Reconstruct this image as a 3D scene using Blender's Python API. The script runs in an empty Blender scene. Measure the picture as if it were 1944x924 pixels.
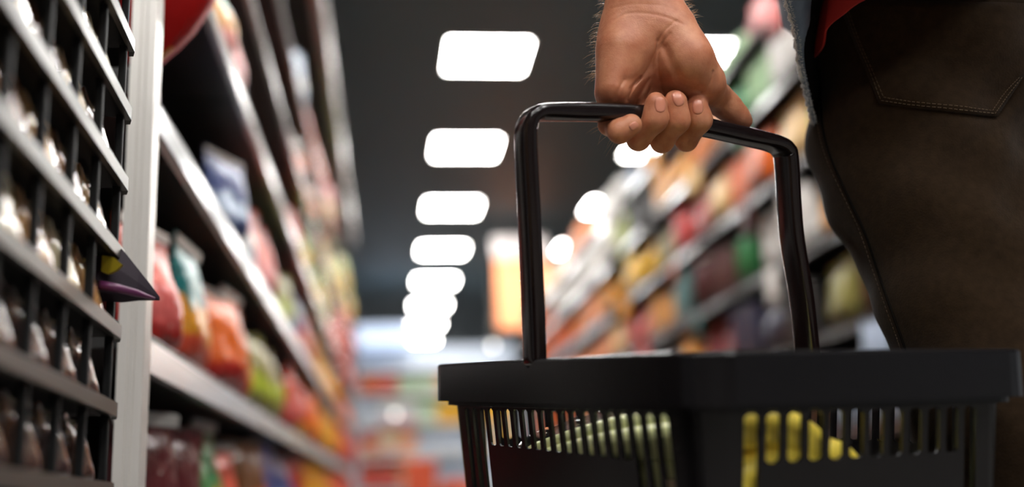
import bpy, bmesh, math, random
import numpy as np
from mathutils import Vector, Matrix
from mathutils.bvhtree import BVHTree
random.seed(7); rng = np.random.default_rng(7)
S = bpy.context.scene; COL = S.collection
PI = math.pi
# ------------------------------------------------------------------ camera
W_, H_ = 1944, 924
F, CX, CY, ROLL, VP = 2080.0, 972.0, 462.0, -0.009, (735, 935)
CAMH = 0.46
a = np.array([(VP[0]-CX)/F, -(VP[1]-CY)/F, -1.0]); a /= np.linalg.norm(a)
u = np.array([0, 1.0, 0]); u -= a*u.dot(a); u /= np.linalg.norm(u)
r = np.cross(a, u)
u2 = math.cos(ROLL)*u + math.sin(ROLL)*r; r2 = np.cross(a, u2)
M = np.array([r2, a, u2])                       # world = M @ cam
CAM = np.array([0, 0, CAMH])
def campt(px, py, d): return np.array([(px-CX)/F*d, -(py-CY)/F*d, -d])
def P(px, py, d): return M @ campt(px, py, d) + CAM
def proj(w):
    c = M.T @ (np.asarray(w)-CAM); return CX + F*c[0]/-c[2], CY - F*c[1]/-c[2], -c[2]
def on_plane(px, py, axis, val):
    v = M @ campt(px, py, 1.0); return CAM + v*((val-CAM[axis])/v[axis])
cam = bpy.data.cameras.new('camera'); co = bpy.data.objects.new('camera', cam); COL.objects.link(co)
co.matrix_world = Matrix([[*M[0], 0], [*M[1], 0], [*M[2], CAMH], [0, 0, 0, 1]])
cam.lens = F/W_*36; cam.sensor_width = 36; cam.clip_start = 0.02; cam.clip_end = 100
cam.dof.use_dof = True; cam.dof.focus_distance = 0.935
cam.dof.aperture_fstop = (cam.lens/1000)/(46*0.935/F)
S.camera = co
S.view_settings.view_transform = 'Standard'; S.view_settings.look = 'None'
S.view_settings.gamma = 1; S.view_settings.use_curve_mapping = False
S.view_settings.exposure = 0.0
# ------------------------------------------------------------------ materials
def lin(c):
    return tuple(((x/255)/12.92 if x/255 <= .04045 else ((x/255+.055)/1.055)**2.4) for x in c)
_mc = {}
def mat(key, col, rough=.5, metal=0, spec=.5, noise=0, nscale=20, bump=0, bscale=60, emit=0, trans=0, sss=0, coat=0, sheen=0, stretch=None):
    if key in _mc: return _mc[key]
    m = bpy.data.materials.new(key); m.use_nodes = True; nt = m.node_tree; b = nt.nodes['Principled BSDF']
    b.inputs['Base Color'].default_value = (*col, 1); b.inputs['Roughness'].default_value = rough
    b.inputs['Metallic'].default_value = metal; b.inputs['Specular IOR Level'].default_value = spec
    if trans: b.inputs['Transmission Weight'].default_value = trans
    if coat: b.inputs['Coat Weight'].default_value = coat; b.inputs['Coat Roughness'].default_value = .15
    if sheen: b.inputs['Sheen Weight'].default_value = sheen
    if sss:
        b.inputs['Subsurface Weight'].default_value = sss; b.inputs['Subsurface Radius'].default_value = (1, .35, .2)
        b.inputs['Subsurface Scale'].default_value = .004
    if emit: b.inputs['Emission Color'].default_value = (*col, 1); b.inputs['Emission Strength'].default_value = emit
    if noise or bump:
        tc = nt.nodes.new('ShaderNodeTexCoord'); src = tc.outputs['Object']
        if stretch:
            mp = nt.nodes.new('ShaderNodeMapping'); mp.inputs['Scale'].default_value = stretch
            nt.links.new(src, mp.inputs['Vector']); src = mp.outputs['Vector']
        if noise:
            n = nt.nodes.new('ShaderNodeTexNoise'); n.inputs['Scale'].default_value = nscale; n.inputs['Detail'].default_value = 4
            nt.links.new(src, n.inputs['Vector'])
            mx = nt.nodes.new('ShaderNodeMix'); mx.data_type = 'RGBA'
            mx.inputs['A'].default_value = (*[min(1, x*(1+noise)) for x in col], 1)
            mx.inputs['B'].default_value = (*[x*(1-noise) for x in col], 1)
            nt.links.new(n.outputs['Fac'], mx.inputs['Factor']); nt.links.new(mx.outputs['Result'], b.inputs['Base Color'])
        if bump:
            n = nt.nodes.new('ShaderNodeTexNoise'); n.inputs['Scale'].default_value = bscale; n.inputs['Detail'].default_value = 5
            nt.links.new(src, n.inputs['Vector'])
            bp = nt.nodes.new('ShaderNodeBump'); bp.inputs['Strength'].default_value = bump; bp.inputs['Distance'].default_value = .002
            nt.links.new(n.outputs['Fac'], bp.inputs['Height']); nt.links.new(bp.outputs['Normal'], b.inputs['Normal'])
    _mc[key] = m; return m
def pack_mat(main, second, third, seed=0, patch=.30, rough=.32):
    """printed foil: bands of colour up the pack, a pale printed patch, crinkles"""
    key = 'pack_%s_%s_%s_%d_%s' % (main, second, third, seed, patch)
    if key in _mc: return _mc[key]
    m = bpy.data.materials.new('printed_foil'); m.use_nodes = True; nt = m.node_tree; b = nt.nodes['Principled BSDF']
    b.inputs['Roughness'].default_value = rough; b.inputs['Metallic'].default_value = .1 if rough < .4 else 0
    tc = nt.nodes.new('ShaderNodeTexCoord'); sp = nt.nodes.new('ShaderNodeSeparateXYZ'); nt.links.new(tc.outputs['Generated'], sp.inputs[0])
    n = nt.nodes.new('ShaderNodeTexNoise'); n.inputs['Scale'].default_value = 3.2; n.noise_dimensions = '4D'; n.inputs['W'].default_value = seed*3.7
    nt.links.new(tc.outputs['Generated'], n.inputs['Vector'])
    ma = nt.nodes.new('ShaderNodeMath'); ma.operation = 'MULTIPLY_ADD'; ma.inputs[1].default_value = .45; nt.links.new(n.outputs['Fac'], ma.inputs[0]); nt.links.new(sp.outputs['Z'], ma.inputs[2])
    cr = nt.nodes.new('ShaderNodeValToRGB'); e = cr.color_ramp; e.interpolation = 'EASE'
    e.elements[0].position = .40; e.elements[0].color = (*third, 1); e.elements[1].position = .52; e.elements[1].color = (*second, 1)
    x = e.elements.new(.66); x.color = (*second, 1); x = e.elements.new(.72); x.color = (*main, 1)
    nt.links.new(ma.outputs[0], cr.inputs[0])
    v = nt.nodes.new('ShaderNodeTexVoronoi'); v.inputs['Scale'].default_value = 7; nt.links.new(tc.outputs['Generated'], v.inputs['Vector'])
    cr2 = nt.nodes.new('ShaderNodeValToRGB'); cr2.color_ramp.elements[0].position = .10; cr2.color_ramp.elements[0].color = (patch, patch, patch, 1)
    cr2.color_ramp.elements[1].position = .15; cr2.color_ramp.elements[1].color = (0, 0, 0, 1); nt.links.new(v.outputs['Distance'], cr2.inputs[0])
    mx = nt.nodes.new('ShaderNodeMix'); mx.data_type = 'RGBA'; nt.links.new(cr2.outputs[0], mx.inputs['Factor'])
    nt.links.new(cr.outputs[0], mx.inputs['A']); mx.inputs['B'].default_value = (.75, .68, .6, 1); nt.links.new(mx.outputs['Result'], b.inputs['Base Color'])
    nb = nt.nodes.new('ShaderNodeTexNoise'); nb.inputs['Scale'].default_value = 5; nt.links.new(tc.outputs['Generated'], nb.inputs['Vector'])
    bp = nt.nodes.new('ShaderNodeBump'); bp.inputs['Strength'].default_value = .5; bp.inputs['Distance'].default_value = .02
    nt.links.new(nb.outputs['Fac'], bp.inputs['Height']); nt.links.new(bp.outputs['Normal'], b.inputs['Normal'])
    _mc[key] = m; return m
# ------------------------------------------------------------------ object helpers
def link(name, me, m=None, parent=None, smooth=False):
    o = bpy.data.objects.new(name, me); COL.objects.link(o)
    if m is not None and not me.materials: me.materials.append(m)
    if smooth:
        me.polygons.foreach_set('use_smooth', [True]*len(me.polygons))
    if parent is not None: o.parent = parent
    return o
def mesh(name, v, f):
    me = bpy.data.meshes.new(name); me.from_pydata([tuple(map(float, p)) for p in v], [], f); me.update(); return me
def np_mesh(name, v, q):
    me = bpy.data.meshes.new(name); n = len(q)
    me.vertices.add(len(v)); me.vertices.foreach_set('co', np.asarray(v, np.float32).ravel())
    me.loops.add(4*n); me.loops.foreach_set('vertex_index', np.asarray(q, np.int32).ravel())
    me.polygons.add(n); me.polygons.foreach_set('loop_start', np.arange(0, 4*n, 4, dtype=np.int32))
    me.update(calc_edges=True); me.validate(); return me
def tag(o, label, cat, group=None, kind=None):
    if label: o['label'] = label
    if cat: o['category'] = cat
    if group: o['group'] = group
    if kind: o['kind'] = kind
    return o
def empty(name, loc, label, cat, group=None):
    o = bpy.data.objects.new(name, None); COL.objects.link(o); o.location = loc; o.empty_display_size = .05
    return tag(o, label, cat, group)
class MB:
    def __init__(s): s.v = []; s.f = []
    def add(s, v, f):
        n = len(s.v); s.v += [tuple(map(float, p)) for p in v]; s.f += [tuple(i+n for i in q) for q in f]; return s
    def box(s, lo, hi, bev=0):
        bm = bmesh.new(); bmesh.ops.create_cube(bm, size=1)
        for w in bm.verts: w.co = Vector([(lo[i]+hi[i])/2 + w.co[i]*(hi[i]-lo[i]) for i in range(3)])
        if bev: bmesh.ops.bevel(bm, geom=bm.edges[:], offset=bev, segments=2, affect='EDGES', profile=.5)
        bm.verts.index_update(); s.add([w.co[:] for w in bm.verts], [[w.index for w in p.verts] for p in bm.faces]); bm.free(); return s
    def tube(s, pts, rad, n=8, prof=None, up=None):
        """sweep; prof = list of (side, up) offsets, else circle of radius rad (float or list)"""
        pts = [np.asarray(p, float) for p in pts]; N = len(pts); rings = []
        rad = rad if hasattr(rad, '__len__') else [rad]*N
        pu = np.asarray(up if up is not None else (0, 0, 1), float); base = len(s.v); v = []
        for i, p in enumerate(pts):
            t = pts[min(i+1, N-1)]-pts[max(i-1, 0)]; t /= np.linalg.norm(t)+1e-12
            b = np.cross(t, pu)
            if np.linalg.norm(b) < 1e-3: b = np.cross(t, (1, 0.1, 0))
            b /= np.linalg.norm(b); c = np.cross(b, t)
            if up is None: pu = c
            if prof is None:
                ring = [p + rad[i]*(math.cos(q*2*PI/n)*b + math.sin(q*2*PI/n)*c) for q in range(n)]
            else: ring = [p + x*b + y*c for x, y in prof]
            v += ring
        n = len(prof) if prof is not None else n
        f = [(i*n+j, i*n+(j+1) % n, (i+1)*n+(j+1) % n, (i+1)*n+j) for i in range(N-1) for j in range(n)]
        f += [tuple(range(n))[::-1], tuple((N-1)*n+j for j in range(n))]
        return s.add(v, f)
    def lathe(s, prof, c=(0, 0, 0), n=20):
        v = [(c[0]+rr*math.cos(2*PI*j/n), c[1]+rr*math.sin(2*PI*j/n), c[2]+z) for rr, z in prof for j in range(n)]
        f = [(i*n+j, i*n+(j+1) % n, (i+1)*n+(j+1) % n, (i+1)*n+j) for i in range(len(prof)-1) for j in range(n)]
        f += [tuple(range(n))[::-1], tuple((len(prof)-1)*n+j for j in range(n))]
        return s.add(v, f)
    def mesh(s, name):
        me = mesh(name, s.v, s.f); return me
    def build(s, name, m, parent=None, smooth=False, loc=None):
        o = link(name, s.mesh(name), m, parent, smooth)
        if loc is not None: o.location = loc
        return o
def catmull(pts, n=8):
    p = [np.asarray(x, float) for x in pts]; p = [2*p[0]-p[1]] + p + [2*p[-1]-p[-2]]; out = []
    for i in range(1, len(p)-2):
        for k in range(n):
            t = k/n; A, B, C, D = p[i-1:i+3]
            out.append(.5*((2*B)+(C-A)*t+(2*A-5*B+4*C-D)*t*t+(3*B-A-3*C+D)*t**3))
    return out + [p[-2]]
def ordinal(n):
    w = 'first second third fourth fifth sixth seventh eighth ninth tenth eleventh twelfth'.split()
    return w[n-1] if n <= 12 else '%d%s' % (n, {1: 'st', 2: 'nd', 3: 'rd'}.get(n % 10, 'th') if n % 100 not in (11, 12, 13) else 'th')
# ------------------------------------------------------------------ SDF toolkit
class Grid:
    def __init__(s, lo, hi, h):
        s.lo = np.array(lo, np.float32); s.h = h; s.n = np.ceil((np.array(hi)-lo)/h).astype(int)+1
        ax = [s.lo[i]+h*np.arange(s.n[i], dtype=np.float32) for i in range(3)]
        s.X, s.Y, s.Z = ax[0][:, None, None], ax[1][None, :, None], ax[2][None, None, :]
    def rc(s, A, B, ra, rb, zs=1.0, ax=2):
        """round cone A->B; zs > 1 flattens it along axis ax"""
        A = np.array(A, np.float32); B = np.array(B, np.float32)
        C = [s.X, s.Y, s.Z]; d = B-A; sc = np.ones(3, np.float32); sc[ax] = zs
        q = [(C[i]-A[i])*sc[i] for i in range(3)]; d = d*sc
        t = np.clip((q[0]*d[0]+q[1]*d[1]+q[2]*d[2])/max(float(d@d), 1e-12), 0, 1)
        return np.sqrt((q[0]-t*d[0])**2+(q[1]-t*d[1])**2+(q[2]-t*d[2])**2) - (ra+(rb-ra)*t)
    def ell(s, c, rr):
        c = np.asarray(c); k0 = np.sqrt(((s.X-c[0])/rr[0])**2+((s.Y-c[1])/rr[1])**2+((s.Z-c[2])/rr[2])**2)
        return (k0-1)*min(rr)
def smin(A, B, k):
    h = np.maximum(k-np.abs(A-B), 0)/k; return np.minimum(A, B)-h*h*k*.25
def nets(Fv, lo, h):
    sg = Fv < 0; n = np.array(Fv.shape)
    c = np.zeros(n-1, np.int8)
    offs = [(i, j, k) for i in (0, 1) for j in (0, 1) for k in (0, 1)]
    sl = lambda o: tuple(slice(o[i], n[i]-1+o[i]) for i in range(3))
    for o in offs: c += sg[sl(o)]
    act = (c > 0) & (c < 8); idx = np.argwhere(act); ids = -np.ones(n-1, np.int64); ids[act] = np.arange(len(idx))
    acc = np.zeros((len(idx), 3)); cnt = np.zeros(len(idx))
    for o in offs:
        for ax in range(3):
            if o[ax] == 0:
                o2 = list(o); o2[ax] = 1
                f1 = Fv[tuple((idx+o).T)]; f2 = Fv[tuple((idx+o2).T)]; m = (f1 < 0) != (f2 < 0)
                t = np.where(m, f1/np.where(m, f1-f2, 1), 0); p = np.tile(np.array(o, float), (len(idx), 1)); p[:, ax] += t
                acc[m] += p[m]; cnt[m] += 1
    V = (idx + acc/cnt[:, None])*h + lo
    Q = []
    for ax in range(3):
        b, d = [(1, 2), (2, 0), (0, 1)][ax]
        s1 = [slice(None)]*3; s2 = [slice(None)]*3; s1[ax] = slice(0, -1); s2[ax] = slice(1, None)
        ch = sg[tuple(s1)] != sg[tuple(s2)]; e = np.argwhere(ch)
        e = e[(e[:, b] > 0) & (e[:, d] > 0) & (e[:, b] < n[b]-1) & (e[:, d] < n[d]-1)]
        ins = sg[tuple(e.T)]; q = []
        for db, dd in ((-1, -1), (0, -1), (0, 0), (-1, 0)):
            g = e.copy(); g[:, b] += db; g[:, d] += dd; q.append(ids[tuple(g.T)])
        q = np.stack(q, 1); q[~ins] = q[~ins][:, ::-1]; Q.append(q)
    Q = np.concatenate(Q); return V, Q[(Q >= 0).all(1)]
def grid_faces(nu, nv, wrap=False):
    return [(i*nv+j, i*nv+j+1, ((i+1) % nu)*nv+j+1, ((i+1) % nu)*nv+j) for i in range(nu if wrap else nu-1) for j in range(nv-1)]
#@@SPLIT
# ================================================================== the setting
CEIL = 3.56; XL, XR = -0.26, 1.50            # front planes of the two shelf runs
def struct(name, o_mb, m, label=None):
    o = o_mb.build(name, m); tag(o, label, None, None, 'structure'); return o
floor_m = mat('floor_tile', lin((104, 100, 96)), rough=.3, noise=.08, nscale=3)
ceil_m = mat('ceiling_paint', lin((62, 78, 84)), rough=.6, spec=.4, noise=.06, nscale=.8)
wall_m = mat('wall_paint', lin((175, 180, 188)), rough=.8, noise=.03, nscale=2)
struct('floor', MB().box((-5, -6, -.1), (8, 26.2, 0)), floor_m)
struct('ceiling', MB().box((-5, -6, CEIL), (8, 26.2, CEIL+.1)), ceil_m)
struct('wall_left', MB().box((-5.1, -6, 0), (-5, 26.2, CEIL)), wall_m)
struct('wall_right', MB().box((8, -6, 0), (8.1, 26.2, CEIL)), wall_m)
struct('wall_far', MB().box((-5, 26, 0), (8, 26.1, CEIL)), wall_m)
struct('wall_near', MB().box((-5, -6.1, 0), (8, -6, CEIL)), mat('dark_wall_paint', lin((70, 70, 72)), rough=.8))
# world: faint ambient
w = bpy.data.worlds.new('World'); S.world = w; w.use_nodes = True
w.node_tree.nodes['Background'].inputs[0].default_value = (.8, .9, 1, 1); w.node_tree.nodes['Background'].inputs[1].default_value = .02
# ------------------------------------------------------------------ ceiling lights
LIGHT = 58
lamp_m = mat('light_diffuser', (1.0, .985, .95), emit=LIGHT, rough=.6)
frame_m = mat('white_metal', lin((215, 215, 212)), rough=.4)
dif = MB().box((-.285, -.285, -.006), (.285, .285, .0)).mesh('diffuser')
frm = MB().box((-.305, -.305, -.012), (.305, -.285, .002)).box((-.305, .285, -.012), (.305, .305, .002)).box((-.305, -.285, -.012), (-.285, .285, .002)).box((.285, -.285, -.012), (.305, .285, .002)).mesh('panel_frame')
Y0 = on_plane(924, 104, 2, CEIL); LX = Y0[0]; LY = Y0[1]; SP = 2.2
for row, (lx, what) in enumerate(((LX, 'the row above the aisle'), (LX+1.82, 'the row beyond the groceries'), (LX-1.9, 'the unseen added fill row'))):  # third row and rearmost panels: unseen, added to light hand and fruit
    for k in range(-5, 9):
        if (row == 1 and k > 4) or (row == 2 and k > -4): continue
        y = LY + SP*k
        if k < 0: lab = 'square ceiling light above the camera, %s back in %s' % (ordinal(-k), what)
        else: lab = 'square ceiling light, %s from the frame top in %s' % (ordinal(k+1), what)
        t = empty('ceiling_light', (lx, y, CEIL-.003), lab, 'ceiling light', 'square ceiling light panels')
        link('diffuser', dif, lamp_m, t); link('panel_frame', frm, frame_m, t)
# ------------------------------------------------------------------ shelving
dark_m = mat('dark_shelf_metal', lin((24, 22, 22)), rough=.5, noise=.1, nscale=8)
back_m = mat('black_back_panel', lin((16, 15, 15)), rough=.7)
alu_m = mat('brushed_aluminium', lin((205, 200, 195)), rough=.35, metal=.35, noise=.06, nscale=6, stretch=(40, 40, .6))
strip_grey = mat('grey_price_rail', lin((200, 194, 190)), rough=.26, metal=.2, coat=.4)
def strip_label_mat(gap=.006, mort=(150, 150, 152), c1=(246, 243, 240), c2=(226, 226, 232)):
    m = bpy.data.materials.new('price_rail_with_cards'); m.use_nodes = True; nt = m.node_tree; b = nt.nodes['Principled BSDF']
    tc = nt.nodes.new('ShaderNodeTexCoord'); mp = nt.nodes.new('ShaderNodeMapping'); mp.inputs['Rotation'].default_value = (PI/2, 0, PI/2)
    nt.links.new(tc.outputs['Object'], mp.inputs['Vector'])
    br = nt.nodes.new('ShaderNodeTexBrick'); br.inputs['Scale'].default_value = 1; br.inputs['Brick Width'].default_value = .075; br.inputs['Row Height'].default_value = .2
    br.inputs['Mortar Size'].default_value = gap; br.inputs['Color1'].default_value = (*lin(c1), 1); br.inputs['Color2'].default_value = (*lin(c2), 1)
    br.inputs['Mortar'].default_value = (*lin(mort), 1); nt.links.new(mp.outputs[0], br.inputs['Vector'])
    nt.links.new(br.outputs['Color'], b.inputs['Base Color']); b.inputs['Roughness'].default_value = .25
    return m
strip_white = strip_label_mat()
strip_cards = strip_label_mat(.05, (46, 42, 42), (240, 226, 222), (226, 200, 196))
def shelf_unit(name, x_front, side, y0, y1, levels, depth, top, label, strip_mats, strip_h=.042, header=None):
    """side -1: goods stand on the -x side of the front plane"""
    t = empty(name, (x_front, y0, 0), label, 'shelving', 'dark steel shelving bays'); L = y1-y0
    bx = lambda x0, x1: (min(x0, x1), max(x0, x1))
    xb = bx(side*depth, side*(depth+.03)); MB().box((xb[0], 0, 0), (xb[1], L, top)).build('back_panel', back_m, t)
    xa = bx(side*.01, side*depth); MB().box((xa[0], .01, 0), (xa[1], L-.01, .12)).build('base', dark_m, t)
    for yy in (0, L-.03):
        xa = bx(side*(depth-.04), side*(depth+.01)); MB().box((xa[0], yy, 0), (xa[1], yy+.03, top)).build('upright', dark_m, t)
    for z, sm in zip(levels, strip_mats):
        xa = bx(side*.006, side*depth); sh = MB().box((xa[0], .004, z-.03), (xa[1], L-.004, z), .002).build('shelf', dark_m, t)
        # sloping price rail: leans so that its face looks slightly upward
        x0, x1 = 0, side*.007
        MB().add([(x0, .002, z-strip_h), (x0, L-.002, z-strip_h), (x1, L-.002, z), (x1, .002, z), (side*.012, .002, z-strip_h), (side*.012, L-.002, z-strip_h), (side*.014, L-.002, z), (side*.014, .002, z)],
                 [(0, 1, 2, 3)[::-side], (7, 6, 5, 4)[::-side], (0, 4, 5, 1)[::-side], (3, 2, 6, 7)[::-side], (0, 3, 7, 4)[::-side], (1, 5, 6, 2)[::-side]]).build('price_rail', sm, sh)
    if header:
        z0, z1 = header
        xa = bx(side*-.004, side*.05); MB().box((xa[0], 0, z0), (xa[1], L, z1), .004).build('header_panel', strip_grey, t)
        xa = bx(side*.05, side*depth); MB().box((xa[0], 0, z1-.03), (xa[1], L, z1)).build('top_panel', dark_m, t)
    return t
LLEV = [.36, .645, .925, 1.22, 1.47, 1.74]
left_y = [1.165, 2.0, 3.25, 5.0, 7.0, 9.2]
for i in range(5):
    shelf_unit('shelving_bay', XL, -1, left_y[i], left_y[i+1], LLEV, .42, 2.75,
               'tall dark shelving bay of snack bags, %s along from the grey post' % ordinal(i+1),
               [strip_grey, strip_white, strip_white, strip_grey, strip_grey, strip_grey], strip_h=.046, header=(2.52, 2.68))
RLEV = [.3, .62, .95, 1.27, 1.60, 1.94, 2.24]
right_y = [2.2, 3.6, 5.2, 7.2, 9.4, 11.8]
for i in range(5):
    shelf_unit('shelving_bay', XR, 1, right_y[i], right_y[i+1], RLEV, .45, 2.3,
               'packed grocery shelving bay behind the basket, %s along from the jeans' % ordinal(i+1),
               [strip_cards if i < 3 else strip_white]*7, strip_h=.034 if i < 3 else .05)
# ------------------------------------------------------------------ goods
def bag_mesh(wd, ht, th, seed, nu=14, nv=16):
    q = random.Random(seed); v = []; ph = [q.uniform(0, 6) for _ in range(6)]
    for s in (1, -1):
        for i in range(nu):
            for j in range(nv):
                uu, vv = i/(nu-1), j/(nv-1)
                e = max(0, 1-abs(2*uu-1)**2.6)**.6 * (min(1, vv/.10)**.5) * (max(0, 1-max(0, (vv-.2)/.72)**2.2) if vv < .92 else 0)
                pinch = 1-.05*math.sin(PI*vv)
                e *= 1+.10*math.sin(9*uu+ph[0]+3*vv)+.08*math.sin(11*vv+ph[1])
                lean = .02*ht*math.sin(3*vv+ph[2])
                v.append(((s*(.0012+th/2*e)+lean), (uu-.5)*wd*pinch, vv*ht+.004*math.sin(8*uu+ph[3])*(vv > .9)))
    n = nu*nv; f = [tuple(reversed(x)) for x in grid_faces(nu, nv)] + [tuple(k+n for k in x) for x in grid_faces(nu, nv)]
    for j in range(nv-1): f += [(j+1, j, n+j, n+j+1), ((nu-1)*nv+j, (nu-1)*nv+j+1, n+(nu-1)*nv+j+1, n+(nu-1)*nv+j)]
    for i in range(nu-1): f += [(i*nv, (i+1)*nv, n+(i+1)*nv, n+i*nv), ((i+1)*nv+nv-1, i*nv+nv-1, n+i*nv+nv-1, n+(i+1)*nv+nv-1)]
    me = mesh('bag', v, f); me.polygons.foreach_set('use_smooth', [True]*len(me.polygons)); return me
def seal_mesh(wd, ht):
    v = []; n = 22
    for i in range(n):
        y = (i/(n-1)-.5)*wd*.97; x = .0022 if i % 2 else .0012
        v += [(x, y, ht*.925), (x, y, ht*1.005), (-x, y, ht*1.005), (-x, y, ht*.925)]
    f = [(4*i+k, 4*i+(k+1) % 4, 4*i+4+(k+1) % 4, 4*i+4+k) for i in range(n-1) for k in range(4)] + [(0, 3, 2, 1), (4*n-4, 4*n-3, 4*n-2, 4*n-1)]
    return mesh('top_seal', v, f)
def carton_mesh(wd, ht, th): return MB().box((-th/2, -wd/2, 0), (th/2, wd/2, ht), .004).mesh('carton')
def rollpack_mesh(wd, ht, th):
    m = MB()
    for i in range(3):
        for j in range(2):
            m.lathe([(.001, j*ht/2+.002), (wd/6.4, j*ht/2+.002), (wd/6.1, j*ht/2+.012), (wd/6.1, (j+1)*ht/2-.012), (wd/6.4, (j+1)*ht/2-.002), (.001, (j+1)*ht/2-.002)], (0, (i-1)*wd/3, 0), 14)
    return m
def bottle_mesh(rr, ht):
    return MB().lathe([(rr*.9, 0), (rr, .006), (rr, ht*.6), (rr*.9, ht*.7), (rr*.4, ht*.84), (rr*.36, ht*.93)], n=18).mesh('bottle')
def cap_mesh(rr, ht):
    return MB().lathe([(rr*.42, ht*.92), (rr*.44, ht*.925), (rr*.44, ht*.995), (rr*.4, ht)], n=18).mesh('cap')
PAL = {'coral': (212, 78, 54), 'red': (176, 34, 30), 'crimson': (140, 14, 26), 'orange': (222, 100, 22), 'gold': (214, 144, 30), 'yellow': (236, 184, 30),
       'lime': (170, 184, 44), 'olive': (140, 134, 70), 'green': (34, 120, 62), 'teal': (22, 108, 108), 'blue': (44, 62, 120), 'navy': (28, 34, 66), 'pale blue': (176, 192, 214),
       'white': (232, 230, 226), 'cream': (224, 186, 130), 'pink': (208, 96, 92), 'brown': (104, 66, 38), 'maroon': (78, 24, 28), 'black': (26, 24, 26), 'purple': (110, 80, 130), 'pale green': (170, 206, 160), 'peach': (240, 150, 92)}
SECOND = {'coral': 'pink', 'red': 'coral', 'crimson': 'crimson', 'orange': 'orange', 'gold': 'yellow', 'yellow': 'gold', 'lime': 'yellow', 'olive': 'lime', 'green': 'gold', 'teal': 'gold', 'blue': 'pale blue', 'navy': 'blue',
          'pale blue': 'white', 'white': 'pale blue', 'cream': 'white', 'pink': 'cream', 'brown': 'orange', 'maroon': 'crimson', 'black': 'brown', 'purple': 'white', 'pale green': 'white', 'peach': 'white'}
THIRD = {'teal': 'coral', 'gold': 'orange', 'green': 'coral', 'coral': 'red', 'navy': 'coral', 'white': 'pink', 'cream': 'coral', 'red': 'gold', 'orange': 'red'}
def pm(c, k=0):
    s = SECOND[c]; d_ = lambda n: tuple(x*.78 for x in lin(PAL[n])); return pack_mat(d_(c), d_(s), d_(THIRD.get(c, c)), k)
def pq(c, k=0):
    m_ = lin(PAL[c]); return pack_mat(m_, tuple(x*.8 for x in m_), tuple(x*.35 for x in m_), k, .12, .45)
seal_m = mat('foil_seal', lin((205, 200, 195)), rough=.3, metal=.5)
# colour cues seen in the photograph: (px, py, colour); goods take the colour of the nearest cue
LEFT_CUES = [(298, 520, 'coral'), (350, 560, 'teal'), (400, 590, 'teal'), (450, 640, 'orange'), (505, 680, 'olive'), (550, 690, 'coral'), (370, 840, 'green'), (412, 890, 'coral'), (320, 880, 'maroon'),
             (455, 880, 'brown'), (505, 880, 'blue'), (540, 850, 'red'), (600, 860, 'gold'), (650, 870, 'coral'), (610, 720, 'gold'), (640, 760, 'orange'), (310, 180, 'coral'), (380, 290, 'coral'), (440, 360, 'blue'),
             (412, 420, 'coral'), (475, 420, 'pale blue'), (500, 450, 'coral'), (430, 25, 'green'), (448, 90, 'coral'), (465, 130, 'pink'), (590, 130, 'pale blue'), (600, 210, 'coral'), (620, 320, 'orange'), (570, 350, 'brown'),
             (625, 420, 'pink'), (600, 540, 'lime'), (670, 550, 'lime'), (650, 400, 'coral'), (680, 460, 'orange'), (650, 620, 'coral'), (520, 640, 'navy'), (580, 560, 'olive'), (560, 660, 'coral'), (660, 720, 'coral')]
RIGHT_CUES = [(1215, 350, 'pale blue'), (1180, 340, 'white'), (1215, 400, 'black'), (1210, 445, 'lime'), (1210, 520, 'yellow'), (1160, 560, 'gold'), (1210, 640, 'pink'), (1250, 640, 'black'), (1280, 390, 'gold'), (1320, 350, 'cream'), (1270, 330, 'gold'),
              (1390, 310, 'orange'), (1430, 330, 'orange'), (1430, 375, 'maroon'), (1385, 450, 'crimson'), (1340, 460, 'red'), (1310, 500, 'orange'), (1370, 510, 'maroon'), (1410, 560, 'gold'), (1400, 610, 'brown'), (1380, 620, 'crimson'), (1420, 655, 'navy'), (1330, 600, 'teal'),
              (1285, 610, 'gold'), (1447, 430, 'green'), (1420, 490, 'green'), (1475, 530, 'white'), (1470, 480, 'white'), (1540, 330, 'orange'), (1540, 370, 'gold'), (1560, 430, 'white'), (1575, 470, 'purple'), (1590, 520, 'brown'), (1600, 570, 'olive'),
              (1590, 620, 'black'), (1610, 630, 'brown'), (1650, 640, 'pale blue'), (1420, 150, 'pale green'), (1460, 100, 'white'), (1440, 200, 'pale green'), (1400, 230, 'green'), (1470, 190, 'pale green'), (1490, 230, 'lime'), (1430, 20, 'pink'),
              (1500, 260, 'cream'), (1400, 260, 'pale blue'), (1340, 280, 'peach'), (1450, 270, 'pale blue'), (1100, 430, 'peach'), (1140, 400, 'white'), (1080, 450, 'peach'), (1060, 520, 'cream'), (1100, 560, 'white'), (1130, 620, 'peach'), (1060, 620, 'orange'), (1150, 500, 'white'), (1190, 620, 'cream'), (1250, 450, 'olive'), (1260, 520, 'orange'), (1040, 470, 'cream')]
def cue(cues, p): return min(cues, key=lambda c: (c[0]-p[0])**2+(c[1]-p[1])**2)[2]
bag_lib = {}
def bag(loc, wd, ht, th, colour, seed, label, group, rz=0, detail=False, tilt=0, pal=pm):
    key = ('b', wd, ht, th, seed % 4)
    if key not in bag_lib: bag_lib[key] = (bag_mesh(wd, ht, th, seed % 4), seal_mesh(wd, ht))
    me, se = bag_lib[key]; m2 = me if not me.materials else me.copy()
    if detail:
        t = empty('snack_bag', loc, label, 'bag', group); t.rotation_euler = (0, tilt, rz)
        m2 = me.copy(); m2.materials.clear(); link('pouch', m2, pal(colour, seed % 5), t); link('top_seal', se, seal_m, t)
        return t
    m2 = me.copy(); m2.materials.clear(); o = link('snack_bag', m2, pal(colour, seed % 5)); o.location = loc; o.rotation_euler = (0, tilt, rz); return tag(o, label, 'bag', group)
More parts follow.
